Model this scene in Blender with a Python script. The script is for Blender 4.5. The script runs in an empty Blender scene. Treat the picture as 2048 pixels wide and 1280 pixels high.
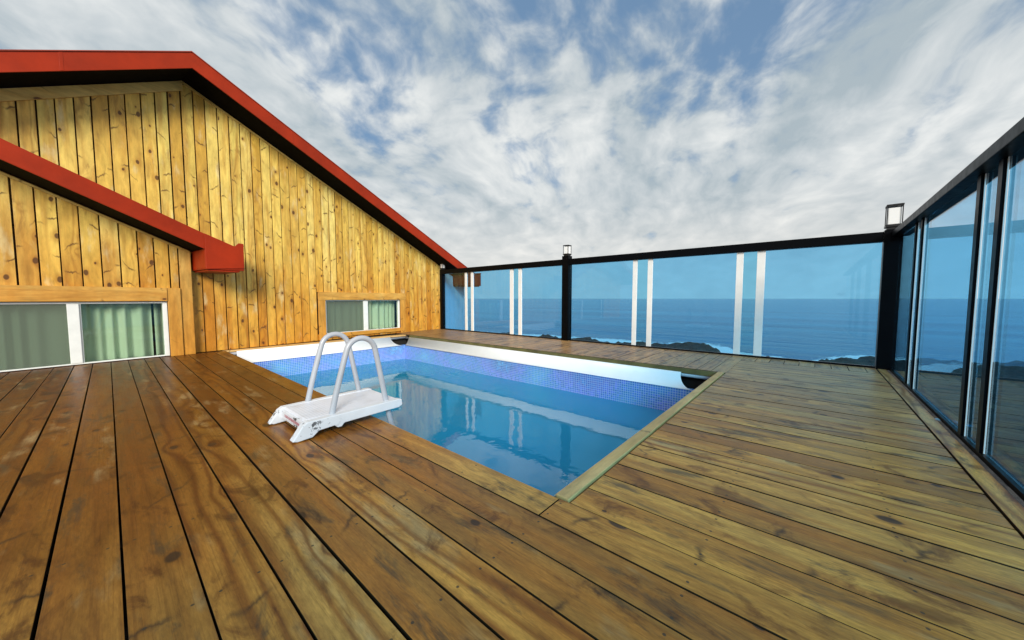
import bpy, bmesh, math, random
from mathutils import Vector, Matrix, noise
random.seed(7)
S = 0.75                                    # one layout unit (camera height above the deck) in metres
SC = bpy.context.scene
COL = SC.collection

# ------------------------------------------------------------------ object helpers
class MB:
    """collects verts / faces with uv (metres) and a per-face random number"""
    def __init__(s): s.v = []; s.f = []; s.uv = []; s.r = []; s.sm = []
    def face(s, pts, uvs=None, r=0.5, smooth=False):
        b = len(s.v); s.v += [Vector(p) * S for p in pts]
        s.f.append(list(range(b, b + len(pts))))
        s.uv.append(uvs or [(0, 0)] * len(pts)); s.r.append(r); s.sm.append(smooth)
    def hexa(s, c, r=0.5, ax=0, off=(0, 0), dirty=False):
        """c: 8 corners, bottom ring 0-3, top ring 4-7. ax = long axis for the uv"""
        for q in ((3, 2, 1, 0), (4, 5, 6, 7), (0, 1, 5, 4), (1, 2, 6, 5), (2, 3, 7, 6), (3, 0, 4, 7)):
            P = [Vector(c[i]) for i in q]
            n = (P[2] - P[0]).cross(P[3] - P[1])
            k = max(range(3), key=lambda i: abs(n[i]))
            oth = [i for i in range(3) if i != k]
            if ax in oth: a, b = ax, [i for i in oth if i != ax][0]
            else: a, b = oth
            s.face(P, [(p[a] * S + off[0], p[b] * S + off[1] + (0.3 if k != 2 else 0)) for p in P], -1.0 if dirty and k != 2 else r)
    def box(s, a, b, r=0.5, ax=0, off=(0, 0), M=None, dirty=False):
        x0, y0, z0 = a; x1, y1, z1 = b
        c = [(x0, y0, z0), (x1, y0, z0), (x1, y1, z0), (x0, y1, z0), (x0, y0, z1), (x1, y0, z1), (x1, y1, z1), (x0, y1, z1)]
        if M: c = [M @ Vector(p) for p in c]
        s.hexa(c, r, ax, off, dirty)
    def prism(s, poly, ext, r=0.5):
        """poly: list of 3d points, ext: extrusion vector"""
        e = Vector(ext); P = [Vector(p) for p in poly]; Q = [p + e for p in P]
        uvq = lambda L: [((p[0] + p[1]) * S, p[2] * S) for p in L]
        s.face(P[::-1], uvq(P[::-1]), r); s.face(Q, uvq(Q), r)
        for i in range(len(P)):
            j = (i + 1) % len(P); L = [P[i], P[j], Q[j], Q[i]]
            s.face(L, uvq(L), r)
    def tube(s, pts, rad, n=12, cap=True):
        pts = [Vector(p) for p in pts]; rings = []
        nrm = None
        for i, p in enumerate(pts):
            t = (pts[min(i + 1, len(pts) - 1)] - pts[max(i - 1, 0)]).normalized()
            if nrm is None:
                nrm = t.orthogonal().normalized()
            nrm = (nrm - t * nrm.dot(t)).normalized(); bn = t.cross(nrm)
            rr = rad[i] if isinstance(rad, (list, tuple)) else rad
            rings.append([p + (nrm * math.cos(a) + bn * math.sin(a)) * rr for a in [2 * math.pi * k / n for k in range(n)]])
        for i in range(len(rings) - 1):
            for k in range(n):
                l = (k + 1) % n
                s.face([rings[i][k], rings[i][l], rings[i + 1][l], rings[i + 1][k]], smooth=True)
        if cap:
            s.face(rings[0][::-1]); s.face(rings[-1])
    def build(s, name, mat, parent=None, bevel=0, xf=None, weld=True):
        me = bpy.data.meshes.new(name)
        V = s.v
        if xf is not None: V = [xf @ p for p in V]
        me.from_pydata([tuple(p) for p in V], [], s.f)
        uvl = me.uv_layers.new(name='UVMap'); k = 0
        for fi, f in enumerate(s.f):
            for j in range(len(f)): uvl.data[k].uv = s.uv[fi][j]; k += 1
        at = me.attributes.new('rnd', 'FLOAT', 'FACE')
        for i, r in enumerate(s.r): at.data[i].value = r
        me.polygons.foreach_set('use_smooth', s.sm)
        if weld:
            bm = bmesh.new(); bm.from_mesh(me)
            bmesh.ops.remove_doubles(bm, verts=bm.verts, dist=0.00002)
            bmesh.ops.recalc_face_normals(bm, faces=bm.faces)
            bm.to_mesh(me); bm.free()
        me.materials.append(mat)
        o = bpy.data.objects.new(name, me); COL.objects.link(o)
        if parent: o.parent = parent
        if bevel:
            m = o.modifiers.new('bevel', 'BEVEL'); m.width = bevel; m.segments = 2; m.limit_method = 'ANGLE'; m.angle_limit = math.radians(40)
        return o

def tag(o, label=None, cat=None, group=None, kind=None):
    if label: o['label'] = label
    if cat: o['category'] = cat
    if group: o['group'] = group
    if kind: o['kind'] = kind
    return o
def empty(name, loc, label, cat, rz=0, group=None):
    o = bpy.data.objects.new(name, None); COL.objects.link(o)
    o.location = Vector(loc) * S; o.rotation_euler = (0, 0, rz); o.empty_display_size = .2
    return tag(o, label, cat, group)

# ------------------------------------------------------------------ node helpers
class NT:
    def __init__(s, nt): s.nt = nt; nt.nodes.clear()
    def n(s, typ, props=None, **inp):
        nd = s.nt.nodes.new(typ)
        for k, v in (props or {}).items(): setattr(nd, k, v)
        for k, v in inp.items():
            key = int(k[1:]) if k[0] == 'i' and k[1:].isdigit() else k.replace('_', ' ')
            s.set(nd.inputs[key], v)
        return nd
    def set(s, sock, v):
        if isinstance(v, bpy.types.NodeSocket): s.nt.links.new(v, sock)
        elif isinstance(v, bpy.types.Node): s.nt.links.new(v.outputs[0], sock)
        else: sock.default_value = v
    def m(s, op, a, b=0.0, c=0.0, clamp=False):
        nd = s.nt.nodes.new('ShaderNodeMath'); nd.operation = op; nd.use_clamp = clamp
        s.set(nd.inputs[0], a); s.set(nd.inputs[1], b); s.set(nd.inputs[2], c)
        return nd.outputs[0]
    def ss(s, x, a, b, lo=0.0, hi=1.0):
        nd = s.n('ShaderNodeMapRange', {'interpolation_type': 'SMOOTHSTEP'}, Value=x, From_Min=a, From_Max=b, To_Min=lo, To_Max=hi)
        return nd.outputs[0]
    def xyz(s, x=0.0, y=0.0, z=0.0): return s.n('ShaderNodeCombineXYZ', X=x, Y=y, Z=z).outputs[0]
    def noise(s, vec, scale=1.0, detail=4.0, rough=0.5, dist=0.0, dim='3D'):
        return s.n('ShaderNodeTexNoise', {'noise_dimensions': dim}, Vector=vec, Scale=scale, Detail=detail, Roughness=rough, Distortion=dist).outputs[0]
    def mix(s, f, a, b, mode='MIX'):
        nd = s.nt.nodes.new('ShaderNodeMix'); nd.data_type = 'RGBA'; nd.blend_type = mode
        s.set(nd.inputs[0], f)
        for i, v in ((6, a), (7, b)):
            if isinstance(v, (tuple, list)) and len(v) == 3: v = (*v, 1)
            s.set(nd.inputs[i], v)
        return nd.outputs[2]
    def ramp(s, f, stops, interp='LINEAR'):
        nd = s.nt.nodes.new('ShaderNodeValToRGB'); cr = nd.color_ramp; cr.interpolation = interp
        while len(cr.elements) < len(stops): cr.elements.new(0.5)
        for e, (p, c) in zip(cr.elements, stops): e.position = p; e.color = (*c, 1) if len(c) == 3 else c
        s.set(nd.inputs[0], f); return nd.outputs[0]
    def sep(s, v): return s.n('ShaderNodeSeparateXYZ', Vector=v).outputs
def mat(name):
    m = bpy.data.materials.new(name); m.use_nodes = True
    return m, NT(m.node_tree)
def out(N, sh, disp=None): 
    o = N.n('ShaderNodeOutputMaterial'); N.nt.links.new(sh if isinstance(sh, bpy.types.NodeSocket) else sh.outputs[0], o.inputs[0])
def pbr(N, col, rough=.5, metal=0.0, bump=None, bstr=.3, bdist=.01, spec=.5, coat=None, coatr=.1):
    kw = dict(Base_Color=(*col, 1) if isinstance(col, tuple) and len(col) == 3 else col, Roughness=rough, Metallic=metal)
    p = N.n('ShaderNodeBsdfPrincipled', **kw)
    N.set(p.inputs['Specular IOR Level'], spec)
    if coat is not None: N.set(p.inputs['Coat Weight'], coat); N.set(p.inputs['Coat Roughness'], coatr)
    if bump is not None:
        b = N.n('ShaderNodeBump', Height=bump, Strength=bstr, Distance=bdist); N.set(p.inputs['Normal'], b.outputs[0])
    out(N, p); return p

# ------------------------------------------------------------------ wood
def wood(name, pal, heart, knotc, stainc, kfreq=1.6, kv=7.0, ringamp=.25, stain=(.62, .75), stainw=.6, rough=(.45, .7), coat=0.0,
         whisk=.7, pale=None, region=None, grain=70.0, fine=.22, screws=False, cross=0.0, spec=.4):
    m, N = mat(name)
    uv = N.n('ShaderNodeUVMap', {'uv_map': 'UVMap'}).outputs[0]
    U, V, _ = N.sep(uv)
    r = N.n('ShaderNodeAttribute', {'attribute_name': 'rnd'}).outputs['Fac']
    r10 = N.m('MULTIPLY', r, 37.0)
    # knots: one voronoi point per cell, real-size distance
    kc = N.xyz(N.m('MULTIPLY', U, kfreq), N.m('MULTIPLY', V, kv), 0.0)
    vo = N.n('ShaderNodeTexVoronoi', {'voronoi_dimensions': '2D', 'feature': 'F1'}, Vector=kc, Scale=1.0, Randomness=1.0)
    px, py, _ = N.sep(vo.outputs['Position']); cr, cg, cb = N.n('ShaderNodeSeparateColor', Color=vo.outputs['Color']).outputs
    kx, ky, _ = N.sep(kc)
    wob = N.noise(N.xyz(N.m('MULTIPLY', U, 9.0), N.m('MULTIPLY', V, 14.0), r10), 1.0, 2.0)
    wobc = N.m('MULTIPLY', N.m('SUBTRACT', wob, .5), .03)
    dx = N.m('ADD', N.m('DIVIDE', N.m('SUBTRACT', kx, px), kfreq), wobc)
    dy = N.m('ADD', N.m('DIVIDE', N.m('SUBTRACT', ky, py), kv), N.m('MULTIPLY', wobc, .3))
    d = N.m('SQRT', N.m('ADD', N.m('MULTIPLY', N.m('MULTIPLY', dx, .62), N.m('MULTIPLY', dx, .62)), N.m('MULTIPLY', dy, dy)))
    ksz = N.m('MULTIPLY_ADD', cr, .014, .006)
    kon = N.ss(cg, .33, .40)
    knot = N.m('MULTIPLY', N.ss(N.m('DIVIDE', d, ksz), .75, 1.25, 1.0, 0.0), kon)
    halo = N.m('MULTIPLY', N.ss(N.m('DIVIDE', d, ksz), .8, 3.2, 1.0, 0.0), kon)
    # curved dark checks running out of a knot across the board
    v2 = N.n('ShaderNodeTexVoronoi', {'voronoi_dimensions': '2D', 'feature': 'F1'}, Vector=N.xyz(N.m('MULTIPLY_ADD', U, kfreq * .9, 31.7), N.m('MULTIPLY_ADD', V, kv * .9, 11.3), 0.0), Scale=1.0, Randomness=1.0)
    qx, qy, _ = N.sep(v2.outputs['Position']); dr, dg, db = N.n('ShaderNodeSeparateColor', Color=v2.outputs['Color']).outputs
    w2 = N.m('MULTIPLY', N.m('SUBTRACT', N.noise(N.xyz(N.m('MULTIPLY', U, 4.0), N.m('MULTIPLY', V, 26.0), r10), 1.0, 3.0, .6), .5), .075)
    kdx, kdy, kcb, kcr = dx, dy, cb, cr
    dx = N.m('ADD', N.m('DIVIDE', N.m('SUBTRACT', N.m('MULTIPLY_ADD', U, kfreq * .9, 31.7), qx), kfreq * .9), w2)
    dy = N.m('DIVIDE', N.m('SUBTRACT', N.m('MULTIPLY_ADD', V, kv * .9, 11.3), qy), kv * .9); cb = db; cr = dr
    dy = N.m('ADD', dy, N.m('MULTIPLY_ADD', dg, .06, -.03))
    sgn = N.m('SIGN', N.m('SUBTRACT', cb, .5))
    A_ = N.m('MULTIPLY_ADD', cb, 2.2, -1.1); B_ = N.m('MULTIPLY_ADD', N.m('FRACT', N.m('MULTIPLY', dg, 5.3)), 26.0, -13.0)
    arc = N.m('ABSOLUTE', N.m('SUBTRACT', dx, N.m('ADD', N.m('MULTIPLY', dy, A_), N.m('MULTIPLY', N.m('MULTIPLY', dy, dy), B_))))
    wid = N.m('MULTIPLY_ADD', N.noise(N.xyz(N.m('MULTIPLY', U, 14.0), N.m('MULTIPLY', V, 30.0), r10), 1.0, 3.0),   .036, -.003)
    wl = N.m('MULTIPLY', N.m('MULTIPLY', N.m('SUBTRACT', 1.0, N.m('DIVIDE', arc, wid), 0.0, True), N.ss(N.m('ABSOLUTE', dy), .015, .07, 1.0, 0.0)), N.ss(cr, .12, .25))
    wl = N.m('MULTIPLY', N.m('MULTIPLY', wl, N.ss(wob, .22, .45)), whisk)
    dx, dy, cb, cr = kdx, kdy, kcb, kcr
    # growth rings
    fl = N.noise(N.xyz(N.m('MULTIPLY', U, .55), N.m('MULTIPLY', V, 5.5), r10), 1.0, 2.0, .5)
    ph = N.m('ADD', N.m('MULTIPLY', V, grain), N.m('MULTIPLY', fl, 26.0))
    ph = N.m('ADD', ph, N.m('MULTIPLY', N.m('EXPONENT', N.m('MULTIPLY', d, -28.0)), 9.0))
    ring = N.m('MULTIPLY_ADD', N.m('SINE', ph), .5, .5)
    ring = N.m('POWER', ring, 2.2)
    streak = N.noise(N.xyz(N.m('MULTIPLY', U, 3.0), N.m('MULTIPLY', V, 210.0), r10), 1.0, 3.0, .6)
    # colours
    base = N.ramp(r, pal)
    hw = N.ss(N.noise(N.xyz(N.m('MULTIPLY', U, .9), N.m('MULTIPLY', V, 9.0), N.m('ADD', r10, 9.0)), 1.0, 3.0, .55), .42, .68)
    c = N.mix(N.m('MULTIPLY', hw, .75), base, heart)
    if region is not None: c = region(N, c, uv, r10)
    blot = N.noise(N.xyz(N.m('MULTIPLY', U, 5.0), N.m('MULTIPLY', V, 16.0), r10), 1.0, 5.0, .62)
    if pale is not None:
        c = N.mix(N.m('MULTIPLY', N.ss(N.noise(N.xyz(N.m('MULTIPLY', U, 2.2), N.m('MULTIPLY', V, 7.0), N.m('ADD', r10, 3.0)), 1.0, 4.0, .6), .56, .72), .55), c, pale)
    c = N.mix(1.0, c, N.ramp(blot, [(0.3, (.72, .70, .66)), (.7, (1.12, 1.12, 1.1))]), 'MULTIPLY')
    ra = N.ss(N.m('FRACT', N.m('MULTIPLY', r, 7.31)), .55, .95, ringamp * .55, min(1.0, ringamp * 1.9))
    c = N.mix(N.m('MULTIPLY', ring, ra), c, N.mix(1.0, c, (.50, .36, .24), 'MULTIPLY'))
    c = N.mix(N.m('MULTIPLY', N.ss(streak, .48, .72), fine), c, N.mix(1.0, c, (.55, .45, .35), 'MULTIPLY'))
    st = N.ss(N.noise(N.xyz(N.m('MULTIPLY', U, 2.6), N.m('MULTIPLY', V, 9.0), N.m('ADD', r10, 20.0)), 1.0, 6.0, .68, .5), stain[0], stain[1])
    c = N.mix(N.m('MULTIPLY', st, stainw), c, stainc)
    c = N.mix(N.m('MULTIPLY', halo, .45), c, N.mix(1.0, c, (.62, .42, .25), 'MULTIPLY'))
    c = N.mix(N.m('MAXIMUM', N.m('MULTIPLY', knot, .88), wl), c, knotc)
    if cross:
        cn = N.noise(N.xyz(N.m('MULTIPLY', U, 4.2), N.m('MULTIPLY', V, 8.0), N.m('ADD', r10, 51.0)), 1.0, 7.0, .66, .7)
        c = N.mix(N.m('MULTIPLY', N.ss(cn, .53, .66), cross), c, N.mix(1.0, c, (.40, .31, .24), 'MULTIPLY'))
        tex = N.noise(N.xyz(N.m('MULTIPLY', U, 30.0), N.m('MULTIPLY', V, 150.0), r10), 1.0, 5.0, .7)
        c = N.mix(1.0, c, N.ramp(tex, [(.3, (.74, .70, .66)), (.7, (1.18, 1.18, 1.18))]), 'MULTIPLY')
    if screws:      # board sides painted dark as the shade inside the gaps
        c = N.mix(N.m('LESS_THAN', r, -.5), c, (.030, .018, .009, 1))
        O = N.sep(N.n('ShaderNodeTexCoord').outputs['Object'])
        fx = N.m('MULTIPLY', N.m('SUBTRACT', N.m('FRACT', N.m('DIVIDE', O[0], .45)), .5), .45)
        fy = N.m('FRACT', N.m('DIVIDE', N.m('ADD', O[1], .00675), .13575))
        fy = N.m('MULTIPLY', N.m('SUBTRACT', N.m('ABSOLUTE', N.m('SUBTRACT', fy, .5)), .30), .13575)
        sd_ = N.m('SQRT', N.m('ADD', N.m('MULTIPLY', fx, fx), N.m('MULTIPLY', fy, fy)))
        c = N.mix(N.ss(sd_, .0034, .0048, .85, 0.0), c, (.05, .035, .02, 1))
    rg = N.m('MULTIPLY_ADD', blot, rough[1] - rough[0], rough[0])
    h = N.m('SUBTRACT', N.m('MULTIPLY', streak, .5), N.m('ADD', N.m('MULTIPLY', ring, .25), N.m('MULTIPLY', knot, .6)))
    pbr(N, c, rg, bump=h, bstr=.35, bdist=.002, spec=spec, coat=coat, coatr=.22)
    return m

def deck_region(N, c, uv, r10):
    # redder tone and painted-in vignette darkening on the boards by the house
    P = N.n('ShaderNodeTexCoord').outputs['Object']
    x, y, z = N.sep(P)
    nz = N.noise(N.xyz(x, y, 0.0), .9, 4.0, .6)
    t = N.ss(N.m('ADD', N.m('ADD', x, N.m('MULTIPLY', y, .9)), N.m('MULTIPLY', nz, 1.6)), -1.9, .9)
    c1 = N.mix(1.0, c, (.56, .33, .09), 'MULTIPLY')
    c2 = N.mix(1.0, c, (1.80, 1.34, .90), 'MULTIPLY')  # sea side painted lighter to make up for the railing's shade
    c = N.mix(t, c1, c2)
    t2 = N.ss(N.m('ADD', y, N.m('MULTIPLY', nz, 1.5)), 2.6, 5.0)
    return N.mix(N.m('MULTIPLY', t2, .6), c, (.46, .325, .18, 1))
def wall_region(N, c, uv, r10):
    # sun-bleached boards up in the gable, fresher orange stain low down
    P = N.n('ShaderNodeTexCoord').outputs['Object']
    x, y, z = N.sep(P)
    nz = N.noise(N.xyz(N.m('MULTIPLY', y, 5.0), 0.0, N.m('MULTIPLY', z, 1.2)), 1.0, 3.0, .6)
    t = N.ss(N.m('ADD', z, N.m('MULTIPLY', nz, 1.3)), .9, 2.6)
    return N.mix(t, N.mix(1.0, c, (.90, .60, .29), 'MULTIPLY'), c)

M = {}
M['wall_wood'] = wood('pine_cladding', [(0.0, (.62, .33, .04)), (.2, (.92, .64, .13)), (.5, (.95, .74, .22)), (.8, (.80, .49, .075)), (1.0, (.88, .70, .18))],
                      (.62, .33, .05), (.085, .030, .008), (.30, .14, .03), kfreq=2.0, kv=7.5, ringamp=.25, stain=(.56, .70), stainw=.6,
                      rough=(.4, .6), whisk=.95, pale=(.86, .72, .40), region=wall_region)
M['trim_wood'] = wood('pine_trim', [(0.0, (.74, .50, .14)), (1.0, (.84, .62, .20))], (.68, .42, .10), (.085, .030, .008), (.30, .14, .03),
                      kfreq=1.2, kv=6.0, ringamp=.25, stainw=.3, rough=(.4, .6), region=wall_region)
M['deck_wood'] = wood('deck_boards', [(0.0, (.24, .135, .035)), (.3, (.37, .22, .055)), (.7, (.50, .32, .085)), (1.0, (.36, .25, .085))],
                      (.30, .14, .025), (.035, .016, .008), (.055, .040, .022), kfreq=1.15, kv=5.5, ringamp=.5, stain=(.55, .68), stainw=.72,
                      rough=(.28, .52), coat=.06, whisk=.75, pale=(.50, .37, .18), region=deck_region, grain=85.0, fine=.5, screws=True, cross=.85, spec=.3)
M['kerb_wood'] = wood('pool_kerb_wood', [(0.0, (.74, .46, .17)), (1.0, (.76, .47, .19))], (.62, .36, .11), (.06, .035, .015), (.16, .15, .05),
                      kfreq=1.0, kv=5.0, ringamp=.3, stain=(.6, .75), stainw=.5, rough=(.4, .6), region=None)

def plain(name, col, rough=.5, metal=0.0, var=.12, scale=8.0, bstr=.1, spec=.5, coat=None):
    m, N = mat(name)
    P = N.n('ShaderNodeTexCoord').outputs['Object']
    nz = N.noise(P, scale, 5.0, .6)
    c = N.mix(1.0, (*col, 1), N.ramp(nz, [(.3, (1 - var,) * 3), (.7, (1 + var,) * 3)]), 'MULTIPLY')
    rg = N.m('MULTIPLY_ADD', N.noise(P, scale * 2.3, 4.0), .25, rough - .12)
    pbr(N, c, rg, metal, bump=N.noise(P, scale * 6, 3.0), bstr=bstr, bdist=.002, spec=spec, coat=coat)
    return m
M['red'] = plain('red_painted_metal', (.33, .024, .003), .45, var=.22, scale=2.5, bstr=.05, spec=.22)
M['red_dark'] = plain('red_roof_metal', (.30, .035, .012), .5)
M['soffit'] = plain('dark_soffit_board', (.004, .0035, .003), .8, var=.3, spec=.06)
M['backing'] = plain('dark_backing_paper', (.03, .015, .006), .9)
M['black'] = plain('black_rail_metal', (.0015, .002, .003), .36, var=.2, spec=.08)
M['mossy'] = plain('mossy_wet_timber', (.13, .115, .035), .6, var=.35, scale=6.0)
M['dark_metal'] = plain('dark_lantern_metal', (.02, .02, .02), .4, spec=.3)
M['white_alu'] = plain('white_aluminium', (.86, .86, .84), .35, var=.05)
M['white_frame'] = plain('white_window_frame', (.85, .86, .82), .35, var=.05)
M['stucco'] = plain('pale_stucco', (.90, .91, .88), .85, var=.05, bstr=.3)
M['liner_white'] = plain('white_pool_liner', (.86, .88, .88), .35, var=.04, scale=3.0)
M['lip'] = plain('grimy_liner_edge', (.52, .55, .44), .5, var=.5, scale=7.0)
M['tube_grey'] = plain('grey_coated_tube', (.46, .47, .50), .33, var=.08, scale=5, spec=.6)
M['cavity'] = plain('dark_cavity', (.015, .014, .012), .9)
M['concrete'] = plain('terrace_concrete', (.33, .32, .30), .85, var=.2, scale=2.0, bstr=.4)
M['interior'] = plain('room_interior', (.12, .13, .11), .9)

def white_plastic():
    m, N = mat('worn_white_plastic')
    P = N.n('ShaderNodeTexCoord').outputs['Object']
    nz = N.noise(P, 22.0, 6.0, .7); big = N.noise(P, 5.0, 3.0, .5)
    x, y, z = N.sep(P)
    # paint scuffed off towards the near foot of the side beam
    near = N.ss(y, -.26, -.02, 1.0, 0.0)
    sc = N.m('MULTIPLY', N.ss(nz, .57, .60), N.m('MULTIPLY', near, N.ss(z, .086, .092, 1.0, 0.0)))
    c = N.mix(N.ss(big, .35, .75), (.84, .84, .86, 1), (.76, .75, .76, 1))
    c = N.mix(sc, c, (.03, .03, .035, 1))
    pbr(N, c, .38, bump=N.noise(P, 90.0, 3.0), bstr=.12, bdist=.001)
    return m
M['plastic'] = white_plastic()
def tread_mat():
    m, N = mat('ribbed_white_tread')
    P = N.n('ShaderNodeTexCoord').outputs['Object']
    x, y, z = N.sep(P)
    rib = N.m('SINE', N.m('MULTIPLY', y, 360.0))
    dirt = N.noise(P, 9.0, 5.0, .65)
    c = N.mix(N.ss(dirt, .45, .8), (.86, .84, .87, 1), (.72, .69, .70, 1))
    pbr(N, c, .45, bump=rib, bstr=.25, bdist=.002)
    return m
M['tread'] = tread_mat()
def sticker_mat():
    m, N = mat('faded_red_sticker')
    P = N.n('ShaderNodeTexCoord').outputs['Object']
    c = N.mix(N.ss(N.noise(P, 60.0, 4.0, .7), .4, .65), (.50, .17, .20, 1), (.70, .50, .52, 1))
    pbr(N, c, .5); return m
M['sticker'] = sticker_mat()

def thin_glass(name, tint, ior=1.5, gl_rough=0.0, dirt=.0, wave=0.0):
    m, N = mat(name)
    P = N.n('ShaderNodeTexCoord').outputs['Object']
    tr = N.n('ShaderNodeBsdfTransparent', Color=(*tint, 1))
    gl = N.n('ShaderNodeBsdfGlossy', Color=(1, 1, 1, 1), Roughness=gl_rough)
    bf = N.n('ShaderNodeNewGeometry').outputs['Backfacing']      # same air-side reflectance on both faces of the pane
    fr = N.n('ShaderNodeFresnel', IOR=N.m('MULTIPLY_ADD', bf, 1 / ior - ior, ior))
    mx = N.n('ShaderNodeMixShader'); N.set(mx.inputs[0], fr.outputs[0]); N.set(mx.inputs[1], tr.outputs[0]); N.set(mx.inputs[2], gl.outputs[0])
    sh = mx
    if dirt:
        df = N.n('ShaderNodeBsdfDiffuse', Color=(.75, .8, .8, 1))
        m2 = N.n('ShaderNodeMixShader')
        N.set(m2.inputs[0], N.m('MULTIPLY', N.ss(N.noise(N.n('ShaderNodeMapping', Vector=P, Scale=(3, 3, .6)).outputs[0], 2.0, 6.0, .65), .4, .8), dirt))
        N.set(m2.inputs[1], mx.outputs[0]); N.set(m2.inputs[2], df.outputs[0]); sh = m2
    out(N, sh); return m
def screen_glass():
    # glass with a fine grey insect screen in front of it
    m, N = mat('glass_behind_insect_screen')
    tr = N.n('ShaderNodeBsdfTransparent', Color=(.80, .86, .80, 1))
    df = N.n('ShaderNodeBsdfDiffuse', Color=(.22, .25, .20, 1))
    mx = N.n('ShaderNodeMixShader'); N.set(mx.inputs[0], .38); N.set(mx.inputs[1], tr.outputs[0]); N.set(mx.inputs[2], df.outputs[0])
    out(N, mx); return m
M['glass_blue'] = thin_glass('blue_tinted_glass', (.465, .765, .94), 1.45, dirt=.010)
M['glass_side'] = thin_glass('blue_tinted_side_glass', (.42, .745, .935), 1.33, dirt=.006)
M['glass_teal'] = thin_glass('teal_tinted_glass', (.445, .765, .91), 1.45, dirt=.010)
M['glass_window'] = thin_glass('window_glass', (.86, .91, .85), 1.45)
M['glass_screen'] = screen_glass()
M['lamp_glass'] = plain('frosted_lamp_glass', (.92, .92, .90), .3, var=.02)

def curtain_mat():
    m, N = mat('pale_green_curtain')
    P = N.n('ShaderNodeTexCoord').outputs['Object']
    c = N.mix(N.noise(N.n('ShaderNodeMapping', Vector=P, Scale=(1, 3, .3)).outputs[0], 3.0, 4.0), (.46, .58, .46, 1), (.72, .78, .66, 1))
    pbr(N, c, .8, bump=N.noise(P, 200.0, 2.0), bstr=.2, bdist=.001); return m
M['curtain'] = curtain_mat()

def mosaic():
    m, N = mat('mosaic_pool_liner')
    uv = N.n('ShaderNodeUVMap', {'uv_map': 'UVMap'}).outputs[0]
    U, V, _ = N.sep(uv); T = 1 / .0265
    u = N.m('MULTIPLY', U, T); v = N.m('MULTIPLY', V, T)
    fu = N.m('ABSOLUTE', N.m('SUBTRACT', N.m('FRACT', u), .5)); fv = N.m('ABSOLUTE', N.m('SUBTRACT', N.m('FRACT', v), .5))
    grout = N.ss(N.m('MAXIMUM', fu, fv), .36, .44)
    cell = N.n('ShaderNodeTexWhiteNoise', {'noise_dimensions': '2D'}, Vector=N.xyz(N.m('FLOOR', u), N.m('FLOOR', v), 0)).outputs
    big = N.noise(N.xyz(N.m('MULTIPLY', U, .8), N.m('MULTIPLY', V, 1.2), 2.0), 1.6, 3.0, .5)
    hue = N.ramp(N.m('ADD', N.m('MULTIPLY', big, .92), N.m('MULTIPLY', cell[0], .10)), [(.30, (.08, .42, .72)), (.44, (.04, .22, .62)), (.56, (.12, .19, .68)), (.66, (.04, .17, .55)), (.80, (.06, .34, .66))])
    val = N.m('MULTIPLY_ADD', cell[0], .4, .85)
    c = N.mix(1.0, hue, N.xyz(val, val, val), 'MULTIPLY')
    c = N.mix(N.m('MULTIPLY', grout, .8), c, (.50, .66, .84, 1))
    pbr(N, c, .28, bump=grout, bstr=.05, bdist=.001, spec=.5)
    return m
M['mosaic'] = mosaic()

def water_mat():
    m, N = mat('pool_water_surface')
    P = N.n('ShaderNodeTexCoord').outputs['Object']
    n1 = N.noise(P, 2.1, 2.0, .5, .6); n2 = N.noise(P, 9.0, 2.0, .5, .8)
    h = N.m('ADD', N.m('MULTIPLY', n1, 1.0), N.m('MULTIPLY', n2, .22))
    b = N.n('ShaderNodeBump', Height=h, Strength=.55, Distance=.006)
    tr = N.n('ShaderNodeBsdfTransparent', Color=(.42, .80, .90, 1))
    gl = N.n('ShaderNodeBsdfGlossy', Color=(1, 1, 1, 1), Roughness=.0, Normal=b.outputs[0])
    fr = N.n('ShaderNodeFresnel', IOR=1.48, Normal=b.outputs[0])
    df = N.n('ShaderNodeBsdfDiffuse', Color=(.04, .46, .76, 1))          # light scattered back by the slightly cloudy water
    body = N.n('ShaderNodeMixShader'); N.set(body.inputs[0], .6); N.set(body.inputs[1], tr.outputs[0]); N.set(body.inputs[2], df.outputs[0])
    mx = N.n('ShaderNodeMixShader'); N.set(mx.inputs[0], fr.outputs[0]); N.set(mx.inputs[1], body.outputs[0]); N.set(mx.inputs[2], gl.outputs[0])
    out(N, mx); return m
M['water'] = water_mat()

def sea_mat():
    m, N = mat('open_sea_water')
    P = N.n('ShaderNodeTexCoord').outputs['Object']
    x, y, z = N.sep(P)
    foam = N.n('ShaderNodeAttribute', {'attribute_name': 'foam'}).outputs['Fac']
    w1 = N.noise(N.xyz(N.m('MULTIPLY', x, .05), N.m('MULTIPLY', y, .22), 0), 1.0, 6.0, .62, .4)
    w2 = N.noise(N.xyz(N.m('MULTIPLY', x, .6), N.m('MULTIPLY', y, 1.6), 0), 1.0, 4.0, .6, .3)
    slick = N.noise(N.xyz(N.m('MULTIPLY', x, .004), N.m('MULTIPLY', y, .03), 0), 1.0, 4.0, .55)
    c = N.mix(N.ss(slick, .35, .68), (.018, .115, .25, 1), (.075, .28, .42, 1))
    fn = N.noise(N.xyz(N.m('MULTIPLY', x, .55), N.m('MULTIPLY', y, .8), 3.0), 1.0, 7.0, .7, .5)
    fm = N.ss(N.m('ADD', fn, N.m('MULTIPLY', foam, .52)), .68, .78)
    c = N.mix(fm, c, (.85, .9, .92, 1))
    h = N.m('ADD', N.m('MULTIPLY', w1, 1.0), N.m('MULTIPLY', w2, .12))
    p = pbr(N, c, N.m('MULTIPLY_ADD', fm, .6, .16), bump=h, bstr=.9, bdist=1.1, spec=.5)
    return m
M['sea'] = sea_mat()
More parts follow.
